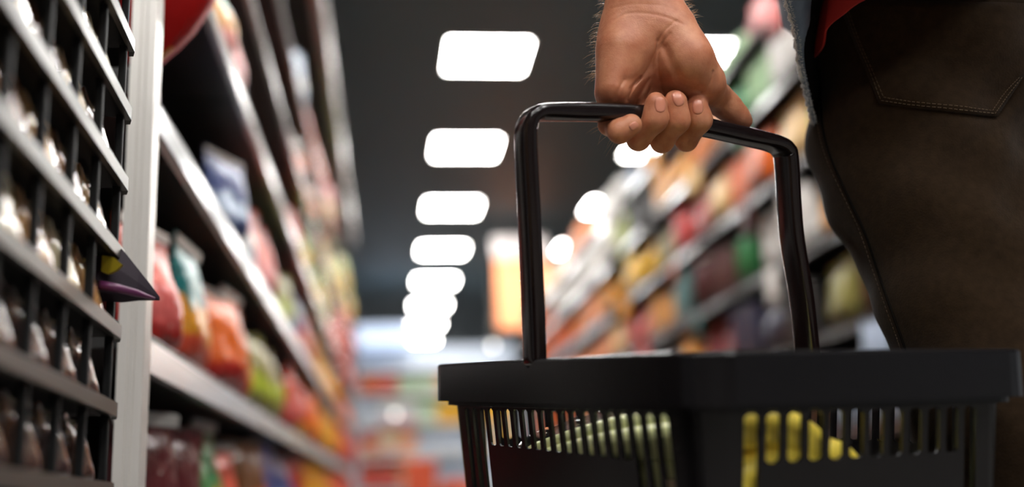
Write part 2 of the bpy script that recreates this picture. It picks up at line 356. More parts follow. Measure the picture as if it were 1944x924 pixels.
LEVN = ['lowest shelf', 'second lowest shelf', 'third shelf up', 'fourth shelf up', 'fifth shelf up', 'sixth shelf up', 'top shelf']
cnt = 0
for li, z in enumerate(LLEV):
    y = (1.38, 1.36, 1.3, 1.3, 1.3, 1.3)[li]; k = 0
    while y < 8.9:
        base = .17 if li in (0, 1) else .16
        gw = base*(1+.10*max(0, y-2)); wd = gw*random.uniform(.86, .98)
        ht = {0: .235, 1: .195, 2: .19, 3: .18, 4: .18, 5: .22}[li]*random.uniform(.85, 1.05)*(1+.03*max(0, y-3)*(li in (0, 1, 5)))
        ht = min(ht, ([.285, .28, .295, .25, .27, .5][li])-.05)
        yc = y+gw/2; back = random.uniform(.012, .035) if li in (0, 1) else random.uniform(.012, .05)
        if (li == 2 and y < 1.85) or (li >= 3 and y < 3.3 and not (li == 3 and 1.65 < y < 2.1)): back = random.uniform(.10, .24)          # set back: the front of these shelves is empty near the post
        p = proj((XL-.04, yc, z+ht*(.5 if li else .8))); c = cue(LEFT_CUES, p)
        if li == 0 and k == 0: c = 'maroon'
        bag((XL-back-.025, yc, z+.001), round(wd, 2), round(ht, 2), .075, c, cnt, '%s snack bag, %s from the grey post, %s beside the post' % (c, ordinal(k+1), LEVN[li]),
            'snack bags on the %s' % LEVN[li], rz=random.uniform(-.4, .1), detail=(y < 2.2), tilt=random.uniform(-.04, .10))
        y += gw; k += 1; cnt += 1
NR = 0
for li, z in enumerate(RLEV):
    if li < 1: continue
    y = 2.75; k = 0
    while y < 11.6:
        if random.random() < .05: y += .09
        gw = .31*(1+.05*max(0, y-4)); p = proj((XR+.05, y+gw/2, z+.12)); c = cue(RIGHT_CUES, p)
        top = (RLEV[li+1]-z-.055) if li < 6 else (.15 if 4.2 < y < 5.5 or 6.2 < y < 7.0 else .24)
        kind = random.choice(['bag', 'bag', 'carton', 'bottle'])
        if c in ('white', 'pale green', 'pale blue') : kind = random.choice(['roll', 'roll', 'carton'])
        if c in ('orange', 'gold', 'yellow', 'lime', 'crimson', 'coral'): kind = random.choice(['bag', 'bag', 'carton'])
        x = XR+.052+random.uniform(-.015, .04); lab = ', %s from the jeans, %s of the groceries' % (ordinal(k+1), LEVN[li]); grp = 'groceries on the %s' % LEVN[li]
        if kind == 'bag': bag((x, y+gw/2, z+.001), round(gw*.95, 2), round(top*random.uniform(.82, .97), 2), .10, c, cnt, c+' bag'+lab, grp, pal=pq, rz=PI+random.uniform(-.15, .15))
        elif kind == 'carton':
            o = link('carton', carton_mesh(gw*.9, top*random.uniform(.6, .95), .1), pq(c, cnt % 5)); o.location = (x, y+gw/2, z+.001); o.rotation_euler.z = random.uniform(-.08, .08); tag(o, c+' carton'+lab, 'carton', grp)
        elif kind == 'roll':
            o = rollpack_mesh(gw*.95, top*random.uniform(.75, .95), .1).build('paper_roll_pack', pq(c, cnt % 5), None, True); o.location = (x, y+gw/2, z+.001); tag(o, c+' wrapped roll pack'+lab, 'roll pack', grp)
        else:
            rr = min(.042, gw/4.6); ht = min(top*.95, .28)
            for q in (-1, 1):
                t = empty('bottle', (x, y+gw/2+q*rr*1.08, z+.001), '%s %s bottle%s' % ('nearer' if q < 0 else 'farther', c, lab), 'bottle', grp)
                key = ('bt', round(rr, 3), round(ht, 2))
                if key not in bag_lib: bag_lib[key] = (bottle_mesh(rr, ht), cap_mesh(rr, ht))
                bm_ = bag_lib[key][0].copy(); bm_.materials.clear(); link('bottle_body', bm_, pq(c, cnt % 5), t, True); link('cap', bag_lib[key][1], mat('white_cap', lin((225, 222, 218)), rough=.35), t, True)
        y += gw; k += 1; cnt += 1
# packets on hooks in front of the near grocery shelves
hook_m = mat('hook_metal', lin((150, 150, 150)), rough=.3, metal=.8)
for li in (2, 3, 4, 5, 6):
    y = 2.9+.1*(li % 3); k = 0
    while y < 6.6:
        p = proj((XR-.05, y, RLEV[li]-.08)); c = cue(RIGHT_CUES, p)
        t = empty('hanging_packet', (XR-.055, y, RLEV[li]-.19), '%s packet on a hook, %s from the jeans, %s of the groceries' % (c, ordinal(k+1), LEVN[li]), 'packet', 'packets hanging in front of the grocery shelves')
        t.rotation_euler.z = PI+random.uniform(-.3, .3); key = ('hk', k % 3)
        if key not in bag_lib: bag_lib[key] = (bag_mesh(.13, .16, .04, k % 3, 10, 12), None)
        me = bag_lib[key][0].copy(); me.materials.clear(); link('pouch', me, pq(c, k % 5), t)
        MB().tube([(-.062, 0, .172), (-.01, 0, .158), (.004, 0, .155)], .002, 6).build('hook', hook_m, t)
        y += random.uniform(.7, 1.3); k += 1
# ------------------------------------------------------------------ far end of the aisle
FY = 16.0; X0 = on_plane(676, 800, 1, FY)[0]; X1 = X0+2.3
t = empty('display_shelving', (X0, FY, 0), 'bright display shelving closing the far end of the aisle', 'shelving'); Wd = X1-X0
FZ = [.5, .95, 1.4, 1.85, 2.2]
MB().box((0, .5, 0), (Wd, .54, 2.6)).build('back_panel', mat('pale_panel', lin((170, 178, 190)), rough=.6), t)
for x in (0, Wd-.04): MB().box((x, 0, 0), (x+.04, .5, 2.6)).build('side_panel', mat('pale_panel', lin((170, 178, 190))), t)
for z in [.1]+FZ: MB().box((.04, .0, z-.04), (Wd-.04, .5, z), .004).build('shelf', frame_m, t)
MB().box((0, -.02, 2.56), (Wd*.36, .5, 2.86), .01).build('lit_header', mat('lit_header', lin((196, 212, 236)), emit=1.1), t)
FAR_CUES = [(700, 680, 'pale blue'), (735, 690, 'peach'), (770, 700, 'peach'), (700, 745, 'orange'), (740, 745, 'coral'), (700, 775, 'pale blue'), (745, 775, 'white'), (790, 745, 'pale green'), (820, 770, 'pale green'), (830, 800, 'cream'), (700, 820, 'pink'), (740, 830, 'cream'), (770, 840, 'peach'), (700, 870, 'coral'), (850, 700, 'peach'), (900, 690, 'white'), (860, 790, 'yellow'), (850, 850, 'pale blue')]
for li, z in enumerate([.1]+FZ[:4]):
    for k in range(8):
        gw = (Wd-.1)/8; x = X0+.05+gw*(k+.5); ht = ([.5]+FZ)[li+1]-z-.07; c = cue(FAR_CUES, proj((x, FY, z+ht/2)))
        o = link('carton', carton_mesh(.3, ht*random.uniform(.75, .97), gw*.92), pm(c, k)); o.location = (x, FY+.2, z+.001)
        tag(o, '%s carton, %s from the shelving end on the %s of the far display' % (c, ordinal(k+1), ['bottom', 'second', 'third', 'fourth', 'fifth'][li]+' shelf'), 'carton', 'cartons on the far display')
crate_m = mat('orange_crate', lin((232, 96, 58)), rough=.4, noise=.1, nscale=10)
for i, (px, n) in enumerate(((798, 4), (850, 3))):
    b = on_plane(px, 900, 1, 11.0)
    for k in range(n):
        m = MB(); m.box((-.15, -.16, 0), (.15, .16, .02)); m.box((-.15, -.16, .02), (-.135, .16, .19), .003); m.box((.135, -.16, .02), (.15, .16, .19), .003); m.box((-.135, -.16, .02), (.135, -.145, .19), .003); m.box((-.135, .145, .02), (.135, .16, .19), .003)
        o = m.build('crate', crate_m); o.location = (b[0]+i*.08, 11.0, .001+.192*k)
        tag(o, 'orange crate, %s from the floor in the %s stack at the aisle end' % (ordinal(k+1), 'taller' if i == 0 else 'shorter'), 'crate', 'orange crates at the aisle end')
# orange aisle sign hanging over the far end of the grocery shelving
sx = on_plane(990, 545, 1, 12.6); t = empty('aisle_sign', (sx[0], 12.6, sx[2]), 'large rounded orange hanging sign at the far end of the grocery shelving', 'sign')
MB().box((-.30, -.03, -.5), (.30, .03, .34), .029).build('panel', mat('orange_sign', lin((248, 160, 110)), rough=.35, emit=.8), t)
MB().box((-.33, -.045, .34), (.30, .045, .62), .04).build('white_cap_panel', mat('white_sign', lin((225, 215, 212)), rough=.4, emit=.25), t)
for q in (-.2, .2): MB().tube([(q, 0, .6), (q, 0, CEIL-sx[2])], .004).build('hanger', frame_m, t)
# small far lamps that show as blurred discs
for (px, py, Y, lab) in ((936, 656, 15.5, 'small round lamp glowing beside the orange hanging sign'), (750, 786, 15.6, 'small round lamp glowing on the far display shelving')):
    p = on_plane(px, py, 1, Y); t = empty('small_lamp', p, lab, 'lamp')
    me = bpy.data.meshes.new('bulb'); bm = bmesh.new(); bmesh.ops.create_uvsphere(bm, u_segments=16, v_segments=10, radius=.04); bm.to_mesh(me); bm.free()
    link('bulb', me, mat('bulb', (1, .97, .9), emit=3.2), t, True)
    if py < 700: MB().tube([(0, 0, .04), (0, 0, CEIL-p[2])], .005).build('stem', frame_m, t)
    else: MB().tube([(0, 0, 0), (0, .40, 0)], .008).build('stem', frame_m, t)
#@@SPLIT
# ================================================================== near spice rack, post
post_y = 1.13
pT = lambda px, py: on_plane(px, py, 1, post_y)
xa, xb = pT(231, 500)[0], pT(281, 500)[0]
t = empty('shelf_post', ((xa+xb)/2, post_y, 0), 'grey brushed metal post standing between the rack and the snack shelving', 'post')
hw = (xb-xa)/2
prof = [(-hw, 0), (-hw*.98, -.003), (-.0035, -.003), (-.0028, -.001), (.0, -.001), (.0006, -.003), (hw*.25, -.003), (hw*.3, -.002), (hw*.35, -.003), (hw*.98, -.003), (hw, 0), (hw, .028), (-hw, .028)]
v = [(x, y, z) for z in (0, 2.75) for x, y in prof]; n = len(prof)
MB().add(v, [(i, (i+1) % n, n+(i+1) % n, n+i) for i in range(n)]+[tuple(range(n))[::-1], tuple(range(n, 2*n))]).build('profile', alu_m, t)
MB().box((-hw*1.1, -.006, 0), (hw*1.1, .034, .03), .002).build('foot', dark_m, t)
# the rack: its front runs along the direction that vanishes near (650, 978)
hd = M @ campt(650, 978, 1.0); hd /= np.linalg.norm(hd)
E0 = P(229, 617, .87)                                    # rail end next to the post
tin = np.cross(hd, (0, 0, 1)); tin = -tin/np.linalg.norm(tin)   # away from the aisle
upv = np.cross(tin, hd); upv = upv if upv[2] > 0 else -upv
ROT = Matrix([[hd[i], tin[i], upv[i]] for i in range(3)]).to_4x4()   # local x along rails (away), y inward, z up
base = E0; rt = empty('spice_rack', base, 'black wire rack of small spice pouches standing close by at the picture edge', 'rack')
rt.rotation_euler = ROT.to_euler(); MW = ROT.copy(); MW.translation = Vector(base)
tier = .0613; LR = .55
rack_m = mat('black_rack', lin((14, 14, 15)), rough=.6, spec=.2); rail_m = mat('grey_rail', lin((74, 70, 64)), rough=.35, metal=.4)
tiers = range(-4, 7)
Zb = -base[2]/upv[2]+.012
MB().box((-LR, .068, Zb), (-.004, .076, 6.6*tier), .001).build('back_panel', back_m, rt)
cols = [-.047-.074*i for i in range(7)]
for i, x in enumerate([-.006]+[c-.037 for c in cols]):
    MB().box((x-.003, .004, Zb if i in (0, 7) else -4*tier-.012), (x+.003, .010, 6.6*tier), .001).build('divider', rack_m, rt)
for k in tiers:
    z = k*tier
    MB().box((-LR, .006, z-.010), (-.003, .068, z-.007)).build('shelf_plate', rack_m, rt)
    MB().add([(-LR, 0, z-.0105), (.004, 0, z-.0105), (.010, .002, z-.012), (.004, 0, z+.0005), (-LR, 0, z+.0005), (-LR, .005, z-.0105), (.004, .005, z-.0105), (.010, .006, z-.012), (.004, .005, z+.0005), (-LR, .005, z+.0005)],
             [(0, 1, 2, 3, 4), (9, 8, 7, 6, 5), (0, 5, 6, 1), (1, 6, 7, 2), (2, 7, 8, 3), (3, 8, 9, 4), (4, 9, 5, 0)]).build('rail', rail_m, rt)
pouch_m = []
for i, c in enumerate(((178, 132, 86), (214, 184, 142), (132, 86, 52), (226, 204, 170), (104, 58, 40), (192, 146, 94), (62, 40, 30), (44, 30, 28))):
    pouch_m.append(mat('clear_pouch_%d' % i, lin(c), rough=.16, coat=1, noise=.45, nscale=160, bump=1.0, bscale=75))
pb = bag_mesh(.064, .0505, .026, 1, 12, 12); ps = seal_mesh(.064, .0505)
seal_gold = mat('gold_seal', lin((224, 204, 168)), rough=.16, metal=.8)
TN = {-3: 'bottom', -2: 'second', -1: 'third', 0: 'fourth', 1: 'fifth', 2: 'sixth', 3: 'seventh', 4: 'eighth', 5: 'ninth', 6: 'top'}
R90 = ROT @ Matrix.Rotation(-PI/2, 4, 'Z')
for k in tiers:
    if k < -2 or k > 5: continue
    for ci, x in enumerate(cols[:7]):
        p = MW @ Vector((x, .0215, k*tier-.0068)); q = (k*5+ci*3) % 6
        if k < 0: q = 6+q % 2
        j = empty('spice_pouch', p, 'small clear pouch of brown spices, %s from the post on the %s rack tier' % (ordinal(ci+1), TN[k]), 'pouch', 'spice pouches in the rack')
        j.rotation_euler = R90.to_euler()
        m_ = pb.copy(); m_.materials.clear(); link('pouch', m_, pouch_m[q], j, True); link('top_seal', ps, seal_gold, j)
# dark purple packet sticking out of the rack across the post
ax_ = [P(*q) for q in ((170, 500, .865), (200, 515, .865), (235, 530, .87), (265, 545, .872), (288, 558, .875), (303, 567, .878))]
c0 = sum(ax_)/len(ax_); hh = [.030, .028, .0215, .0125, .0060, .0016]
t = empty('snack_packet', c0, 'dark purple packet with yellow print poking out of the rack across the post', 'packet')
cam_d = M @ np.array([0, 0, 1.0]); cam_u = M @ np.array([0, 1.0, 0]); v = []
for p, h in zip(ax_, hh):
    for a_, b_ in ((1.0, -.15), (.35, .45), (-.25, .75), (-.55, .65), (-.85, .15), (-.6, -.5), (.4, -.6)): v.append(p-c0+cam_u*h*a_+cam_d*h*b_*.8)
f = [(i*7+j, i*7+(j+1) % 7, (i+1)*7+(j+1) % 7, (i+1)*7+j) for i in range(5) for j in range(7)]+[tuple(range(7))[::-1], tuple(35+j for j in range(7))]
MB().add(v, f).build('wrapper', mat('purple_film', lin((30, 16, 30)), rough=.55, spec=.25, noise=.2, nscale=60), t)
rid = [P(x, y, d)-c0+cam_d*.003 for x, y, d in ((190, 540, .845), (225, 546, .852), (262, 556, .862), (296, 566, .873))]
MB().tube(rid, [.0036, .0034, .003, .001], 8).build('purple_ridge', mat('purple_edge', lin((92, 34, 78)), rough=.4), t, True)
yl = [(194, 484), (216, 488), (232, 502), (222, 512), (205, 520), (192, 514)]
fq = lambda px, py: P(px, py, .848)-c0
MB().add([fq(*q) for q in yl]+[fq(*q)+np.array([0, .004, 0]) for q in yl], [tuple(range(6)), tuple(range(6, 12))[::-1]]+[(i, 6+i, 6+(i+1) % 6, (i+1) % 6) for i in range(6)]).build('yellow_print', mat('yellow_print', lin((150, 132, 18)), rough=.5), t)
# red banner bag hanging from the third shelf just past the post
b0 = on_plane(330, 20, 0, XL+.015)
red = [(230, -160, .0), (420, -160, .0), (408, -20, .0), (398, 8, .0), (360, 62, .0), (330, 92, .0), (296, 122, .0), (262, 140, 0), (240, 120, 0)]
rp = [P(px, py, 1.30) for px, py, _ in red]; c0 = sum(rp)/len(rp)
t = empty('hanging_bag', c0, 'red foil bag with yellow corner hanging at the frame top beside the post', 'bag')
fw = M @ np.array([0, 0, -1.0]); n = len(rp); inner = [c0+(p-c0)*.94 for p in rp]
v = [p-c0 for p in rp]+[p-c0-fw*.022 for p in inner]+[p-c0+fw*.022 for p in inner]
f = [(i, (i+1) % n, n+(i+1) % n, n+i) for i in range(n)]+[((i+1) % n, i, 2*n+i, 2*n+(i+1) % n) for i in range(n)]+[tuple(range(n, 2*n)), tuple(range(2*n, 3*n))[::-1]]
MB().add(v, f).build('pouch', mat('red_foil', lin((160, 10, 8)), rough=.6, spec=.2, noise=.1, nscale=15), t, True)
yc = [P(px, py, 1.297) for px, py in ((258, 141), (296, 122), (330, 92), (322, 84), (290, 96), (250, 128))]
MB().add([p-c0-fw*.006 for p in yc]+[p-c0+fw*.002 for p in yc], [tuple(range(6)), tuple(range(6, 12))[::-1]]+[(i, 6+i, 6+(i+1) % 6, (i+1) % 6) for i in range(6)]).build('yellow_corner', mat('yellow_foil', lin((200, 130, 30)), rough=.35), t)
# ================================================================== the basket
plas = mat('black_plastic', lin((13, 11, 13)), rough=.26, spec=.34, bump=.05, bscale=120)
plas2 = mat('black_handle_plastic', lin((22, 13, 13)), rough=.2, spec=.5)
A = P(810, 692, 1.06); B = P(1310, 665, .67); Ct = P(1952, 661, .802)
LB = np.linalg.norm(A-B); e1 = (A-B)/LB; e2 = Ct-B; WB = .312; e2 -= e1*e2.dot(e1); e2 /= np.linalg.norm(e2)
e3 = np.cross(e1, e2); e3 = e3 if e3[2] < 0 else -e3
BM = Matrix([[e1[i], e2[i], e3[i], B[i]] for i in range(3)]+[[0, 0, 0, 1]])
bk = empty('shopping_basket', (0, 0, 0), 'black plastic shopping basket carried by the hand, slotted sides, bananas inside', 'basket'); bk.matrix_world = BM
def outline(i, rad, nseg=7):
    """rounded rectangle inset by i, list of (u, v, nu, nv)"""
    rad = max(rad, .004); out = []
    for cx_, cy_, a0 in ((i+rad, i+rad, PI), (LB-i-rad, i+rad, 1.5*PI), (LB-i-rad, WB-i-rad, 0), (i+rad, WB-i-rad, .5*PI)):
        for k in range(nseg):
            t = a0+PI/2*k/(nseg-1); out.append((cx_+rad*math.cos(t), cy_+rad*math.sin(t)))
    return out
pr = [(0, .0345), (0, .0025), (.0008, .0008), (.0025, 0), (.018, 0), (.0195, .0008), (.020, .0025), (.020, .030), (.0172, .030), (.0172, .0032), (.003, .0032), (.003, .0345)]
m = MB(); v = []; ol = [outline(i, .034-i) for i, w_ in pr]; nO = len(ol[0])
for j in range(nO):
    for q, (i, w_) in enumerate(pr): v.append((*ol[q][j], w_))
nP = len(pr)
m.add(v, [(j*nP+q, ((j+1) % nO)*nP+q, ((j+1) % nO)*nP+(q+1) % nP, j*nP+(q+1) % nP) for j in range(nO) for q in range(nP)])
o = m.build('rim', plas, bk)
# ledge under the rim
pr2 = [(.0095, .031), (.0095, .0385), (.0178, .0395), (.0178, .031)]; m = MB(); v = []; ol = [outline(i, .030-i*.5) for i, w_ in pr2]
for j in range(nO):
    for q, (i, w_) in enumerate(pr2): v.append((*ol[q][j], w_))
m.add(v, [(j*4+q, ((j+1) % nO)*4+q, ((j+1) % nO)*4+(q+1) % 4, j*4+(q+1) % 4) for j in range(nO) for q in range(4)]); m.build('rim_ledge', plas, bk)
# slotted wall
IN, RAD, TAP = .017, .022, .10
def side_cols(length, n, first, pitch, sw):
    """breakpoints along a straight side: (start, end, kind)"""
    c = []; x = 0
    for k in range(n):
        s0 = first+k*pitch; kind = 2 if (k < 3 or k >= n-3) and n > 14 else (2 if k in (0, n-1) else 1)
        c.append((x, s0, 0)); c.append((s0, s0+sw, kind)); x = s0+sw
    c.append((x, length, 0)); return c
corner = lambda cx_, cy_, a0: [(cx_+RAD*math.cos(a0+PI/2*k/6), cy_+RAD*math.sin(a0+PI/2*k/6), math.cos(a0+PI/2*k/6), math.sin(a0+PI/2*k/6)) for k in range(7)]
sl, sw_ = LB-2*IN-2*RAD, WB-2*IN-2*RAD
stations = []; kinds = []
def add_side(p0, d, nrm, cols):
    for (x0, x1, k) in cols:
        stations.append((p0[0]+d[0]*x0, p0[1]+d[1]*x0, *nrm)); kinds.append(k)
def add_corner(c):
    for p in c[:-1]: stations.append(p); kinds.append(0)
offL = .035-RAD
colsL = side_cols(sl, 20, offL, (sl-2*offL-.0106)/19, .0106); colsS = side_cols(sw_, 12, offL, (sw_-2*offL-.0118)/11, .0118)
add_side((IN+RAD, IN), (1, 0), (0, -1), colsL); add_corner(corner(LB-IN-RAD, IN+RAD, -PI/2))
add_side((LB-IN, IN+RAD), (0, 1), (1, 0), colsS); add_corner(corner(LB-IN-RAD, WB-IN-RAD, 0))
add_side((LB-IN-RAD, WB-IN), (-1, 0), (0, 1), colsL); add_corner(corner(IN+RAD, WB-IN-RAD, PI/2))
add_side((IN, WB-IN-RAD), (0, -1), (-1, 0), colsS); add_corner(corner(IN+RAD, IN+RAD, PI))
wr = [.034, .0405, .0425, .0705, .0725, .196, .198, .225]
ns = len(stations); v = []
for (x, y, nx, ny) in stations:
    for w_ in wr: v.append((x-nx*TAP*(w_-.034), y-ny*TAP*(w_-.034), w_))
f = []; nw = len(wr); cutv = []
vid = lambda s, q: (s % ns)*nw+q
for s in range(ns):
    k = kinds[s]
    for q in range(nw-1):
        hole = (k == 1 and 1 <= q < 4) or (k == 2 and 1 <= q < 6)
        if not hole: f.append((vid(s, q), vid(s, q+1), vid(s+1, q+1), vid(s+1, q)))
    if k:                                           # rounded slot ends
        last = 4 if k == 1 else 6
        for q0, q1 in ((1, 2), (last, last-1)):
            Pq = lambda s_, q: np.array(v[vid(s_, q)]); a_, b_ = Pq(s, q0), Pq(s+1, q0); c_, d_ = Pq(s, q1), Pq(s+1, q1)
            i0 = len(v); v.append(tuple(a_+(b_-a_)*.25)); v.append(tuple(a_+(b_-a_)*.75))
            f.append((vid(s, q0), vid(s, q1), i0)); f.append((vid(s+1, q0), i0+1, vid(s+1, q1)))
o = MB().add(v, f).build('slotted_wall', plas, bk); md = o.modifiers.new('thick', 'SOLIDIFY'); md.thickness = .0022; md.offset = 0; md.use_even_offset = False
# bottom and wall ribs under the slots
bw = [(x-nx*TAP*(.222-.034), y-ny*TAP*(.222-.034)) for x, y, nx, ny in stations]
m = MB(); m.add([(x, y, .220) for x, y in bw]+[(x, y, .225) for x, y in bw], [tuple(range(ns)), tuple(range(ns, 2*ns))[::-1]]); m.build('bottom', plas, bk)
# handle: left foot up, over the hand, down to the right foot
HP = [(1016, 700, .868), (1011, 560, .868), (1004, 400, .868), (998, 275, .869), (1001, 236, .870), (1014, 218, .873), (1042, 213, .880), (1140, 213.5, .903), (1225, 219, .923), (1345, 243, .951), (1440, 265, .971), (1472, 274, .979), (1487, 285, .983), (1493, 308, .985), (1502, 440, .987), (1522, 570, .989), (1536, 700, .990)]
hp = catmull([P(*q) for q in HP], 6)
BMI = BM.inverted(); hl = [np.array(BMI @ Vector(p)) for p in hp]
def dbar(px): return np.interp(px, [q[0] for q in HP[5:13]], [q[2] for q in HP[5:13]])
m = MB(); rings = []; N = len(hl)
for i, p in enumerate(hl):
    t_ = hl[min(i+1, N-1)]-hl[max(i-1, 0)]; t_ /= np.linalg.norm(t_)
    wd = np.array([1.0, 0, 0]); wd -= t_*wd.dot(t_); wd /= np.linalg.norm(wd); th = np.cross(t_, wd)
    fr = i/(N-1); px = proj(hp[i])[0]; leg = min(1, max(0, (abs(px-1248)-150)/90)); leg = leg*leg*(3-2*leg)
    hw_ = .0105+.0025*leg; ht_ = .0072-.0010*leg
    ring = []
    for q in range(20):
        an = 2*PI*q/20; c_, s_ = math.cos(an), math.sin(an); ex = .55
        ring.append(p+wd*hw_*math.copysign(abs(c_)**ex, c_)+th*ht_*math.copysign(abs(s_)**ex, s_))
    rings += ring
m.add(rings, [(i*20+j, i*20+(j+1) % 20, (i+1)*20+(j+1) % 20, (i+1)*20+j) for i in range(N-1) for j in range(20)]+[tuple(range(20))[::-1], tuple((N-1)*20+j for j in range(20))])
m.build('handle', plas2, bk, True)
for side, q in ((0, hl[0]), (1, hl[-1])):           # pivot bosses inside the rim
    m = MB(); yv = .024 if side == 0 else WB-.024
    m.tube([(q[0], yv-.006, .014), (q[0], yv+.006, .014)], .013, 18); m.build('handle_pivot', plas, bk, True)
# ------------------------------------------------------------------ in the basket
ban_m = mat('banana_skin', lin((253, 222, 84)), rough=.4, noise=.10, nscale=25); tip_m = mat('banana_tip', lin((70, 52, 30)), rough=.7)
def bl(u_, v_, w_): return BM @ Vector((u_, v_, w_))
bb = empty('banana_bunch', bl(.07, .14, .09), 'bunch of yellow bananas lying inside the basket near its corner', 'bananas')
def to_b(p): return np.array(bl(*p))-np.array(bb.location)
bn = [[(.022, .034, .050), (.034, .036, .085), (.055, .038, .125), (.085, .042, .165)], [(.030, .052, .120), (.034, .085, .105), (.034, .125, .100), (.036, .165, .112)], [(.030, .034, .150), (.032, .07, .140), (.032, .11, .140), (.034, .15, .15)], [(.034, .040, .062), (.032, .075, .050), (.034, .115, .060), (.040, .150, .088)], [(.040, .036, .110), (.032, .070, .082), (.033, .112, .073), (.033, .150, .078), (.038, .185, .100)],
      [(.072, .040, .070), (.066, .085, .052), (.066, .130, .060), (.070, .165, .088)], [(.050, .030, .135), (.036, .070, .112), (.034, .115, .108), (.038, .160, .122)], [(.10, .040, .088), (.095, .085, .072), (.095, .13, .078), (.10, .17, .10)]]
for c in bn:
    cp = [np.array([max(p[0], .0215+.1*(p[2]-.034)+.0165), max(p[1], .0215+.1*(p[2]-.034)+.0165), p[2]]) for p in catmull(c, 6)]; nn = len(cp); rad = [.0155*min(1, .45+2.2*min(i, nn-1-i)/nn) for i in range(nn)]
    bo = MB().tube([to_b(p) for p in cp], rad, 10).build('banana', ban_m, bb, True)
    e_ = [cp[-1], cp[-1]+(cp[-1]-cp[-2])*1.2]; MB().tube([to_b(p) for p in e_], [.006, .004], 8).build('tip', tip_m, bo, True)
st = [(.06, .030, .10), (.066, .014+.012, .095)]; MB().tube([to_b((.065, .034, .085)), to_b((.062, .030, .11))], [.012, .008], 8).build('stem', tip_m, bb, True)
cel_m = mat('pale_green_stalk', lin((236, 240, 172)), rough=.4, noise=.15, nscale=30)
vb = empty('celery', bl(.17, .05, .09), 'pale green film-wrapped vegetable lying in the basket behind the side slots', 'vegetable')
for i in range(7):
    o_v, o_w = [(0, 0), (.020, .004), (-.014, .012), (.010, .018), (.030, .020), (-.002, .030), (.022, .034)][i]
    c = [(.305, .050+o_v, .083+o_w), (.23, .049+o_v, .068+o_w), (.15, .049+o_v, .055+o_w), (.075, .049+o_v, .047+o_w), (.050, .048+o_v, .046+o_w)]
    MB().tube([np.array(bl(*p))-np.array(vb.location) for p in catmull(c, 5)], [.0125]*21, 9).build('stalk', cel_m, vb, True)
film = mat('clear_film', (.95, .97, .97), rough=.08, bump=.6, bscale=70); nf = film.node_tree
tb = nf.nodes.new('ShaderNodeBsdfTransparent'); mxs = nf.nodes.new('ShaderNodeMixShader'); fr_ = nf.nodes.new('ShaderNodeLayerWeight'); fr_.inputs['Blend'].default_value = .12; gl = nf.nodes.new('ShaderNodeBsdfGlossy'); gl.inputs['Roughness'].default_value = .08
nf.links.new(nf.nodes['Bump'].outputs[0], gl.inputs['Normal']); nf.links.new(nf.nodes['Bump'].outputs[0], fr_.inputs['Normal']); nf.links.new(fr_.outputs['Facing'], mxs.inputs[0]); nf.links.new(tb.outputs[0], mxs.inputs[1]); nf.links.new(gl.outputs[0], mxs.inputs[2])
nf.links.new(mxs.outputs[0], nf.nodes['Material Output'].inputs['Surface'])
cp = catmull([(.32, .058, .085), (.23, .057, .068), (.15, .057, .055), (.085, .057, .048), (.042, .057, .046)], 5); m = MB()
m.tube([np.array(bl(p[0], p[1], p[2]+.014))-np.array(vb.location) for p in cp], [.012]+[.035+.0012*math.sin(i*2.1) for i in range(len(cp)-2)]+[.012], 18); m.build('wrap', film, vb, True)
#@@SPLIT
# ================================================================== the person
def hp_(px, py, dz): return campt(px, py, float(dbar(px))+dz/1000)
lo = campt(1105, 312, 1.03); hi = campt(1450, -300, .845)
x0, x1 = campt(1108, 0, .93)[0]-.006, campt(1445, 0, .96)[0]+.006
y0, y1 = campt(0, 308, .93)[1]-.004, campt(0, -330, .93)[1]
G = Grid((x0, y0, -1.02), (x1, y1, -.865), .00085)
U = .00044
def palm_sdf():
    wr = lambda px, py, dz: campt(px, py, .925+dz/1000)
    f = G.rc(wr(1222, 30, 14), wr(1220, -420, 22), .0292, .040, 1.4)                     # wrist and forearm
    f = smin(f, G.rc(wr(1222, 36, 14), wr(1226, 84, 13), .0295, .031, 1.5), .02)
    f = smin(f, G.rc(wr(1180, 75, 12), hp_(1160, 178, 20), .0150, .0115, 1.1), .022)      # metacarpals
    f = smin(f, G.rc(wr(1205, 70, 14), hp_(1200, 172, 22), .0165, .0120, 1.1), .022)
    f = smin(f, G.rc(wr(1230, 70, 14), hp_(1245, 168, 23), .0165, .0125, 1.1), .022)
    f = smin(f, G.rc(wr(1255, 70, 14), hp_(1285, 166, 23), .0165, .0125, 1.1), .022)
    f = smin(f, G.rc(hp_(1285, 166, 23), hp_(1318, 172, 24), .0125, .0125), .022)
    f = smin(f, G.rc(wr(1181, 98, -3), wr(1166, 168, -12), .0170, .0125), .020)              # hypothenar
    f = smin(f, G.rc(wr(1282, 60, 3), wr(1306, 112, -2), .0165, .0178), .022)             # thenar
    f = smin(f, G.rc(wr(1306, 112, -2), wr(1338, 156, 10), .0178, .0155), .018)
    f = smin(f, G.rc(wr(1320, 150, 24), hp_(1322, 176, 24), .0120, .0115), .02)           # web to the index
    # thumb
    T = [(1338, 156, None, 15.5), (1364, 188, 14, 12.2), (1385, 206, 12, 10.6), (1404, 223, 11, 8.2), (1415, 231, 11, 5.6)]
    A_ = wr(1338, 156, 10)
    for (px, py, dz, rr), prev in zip(T[1:], [.0155, .0122, .0106, .0082]):
        B_ = hp_(px, py, dz); f = smin(f, G.rc(A_, B_, prev, rr/1000), .008); A_ = B_
    return f
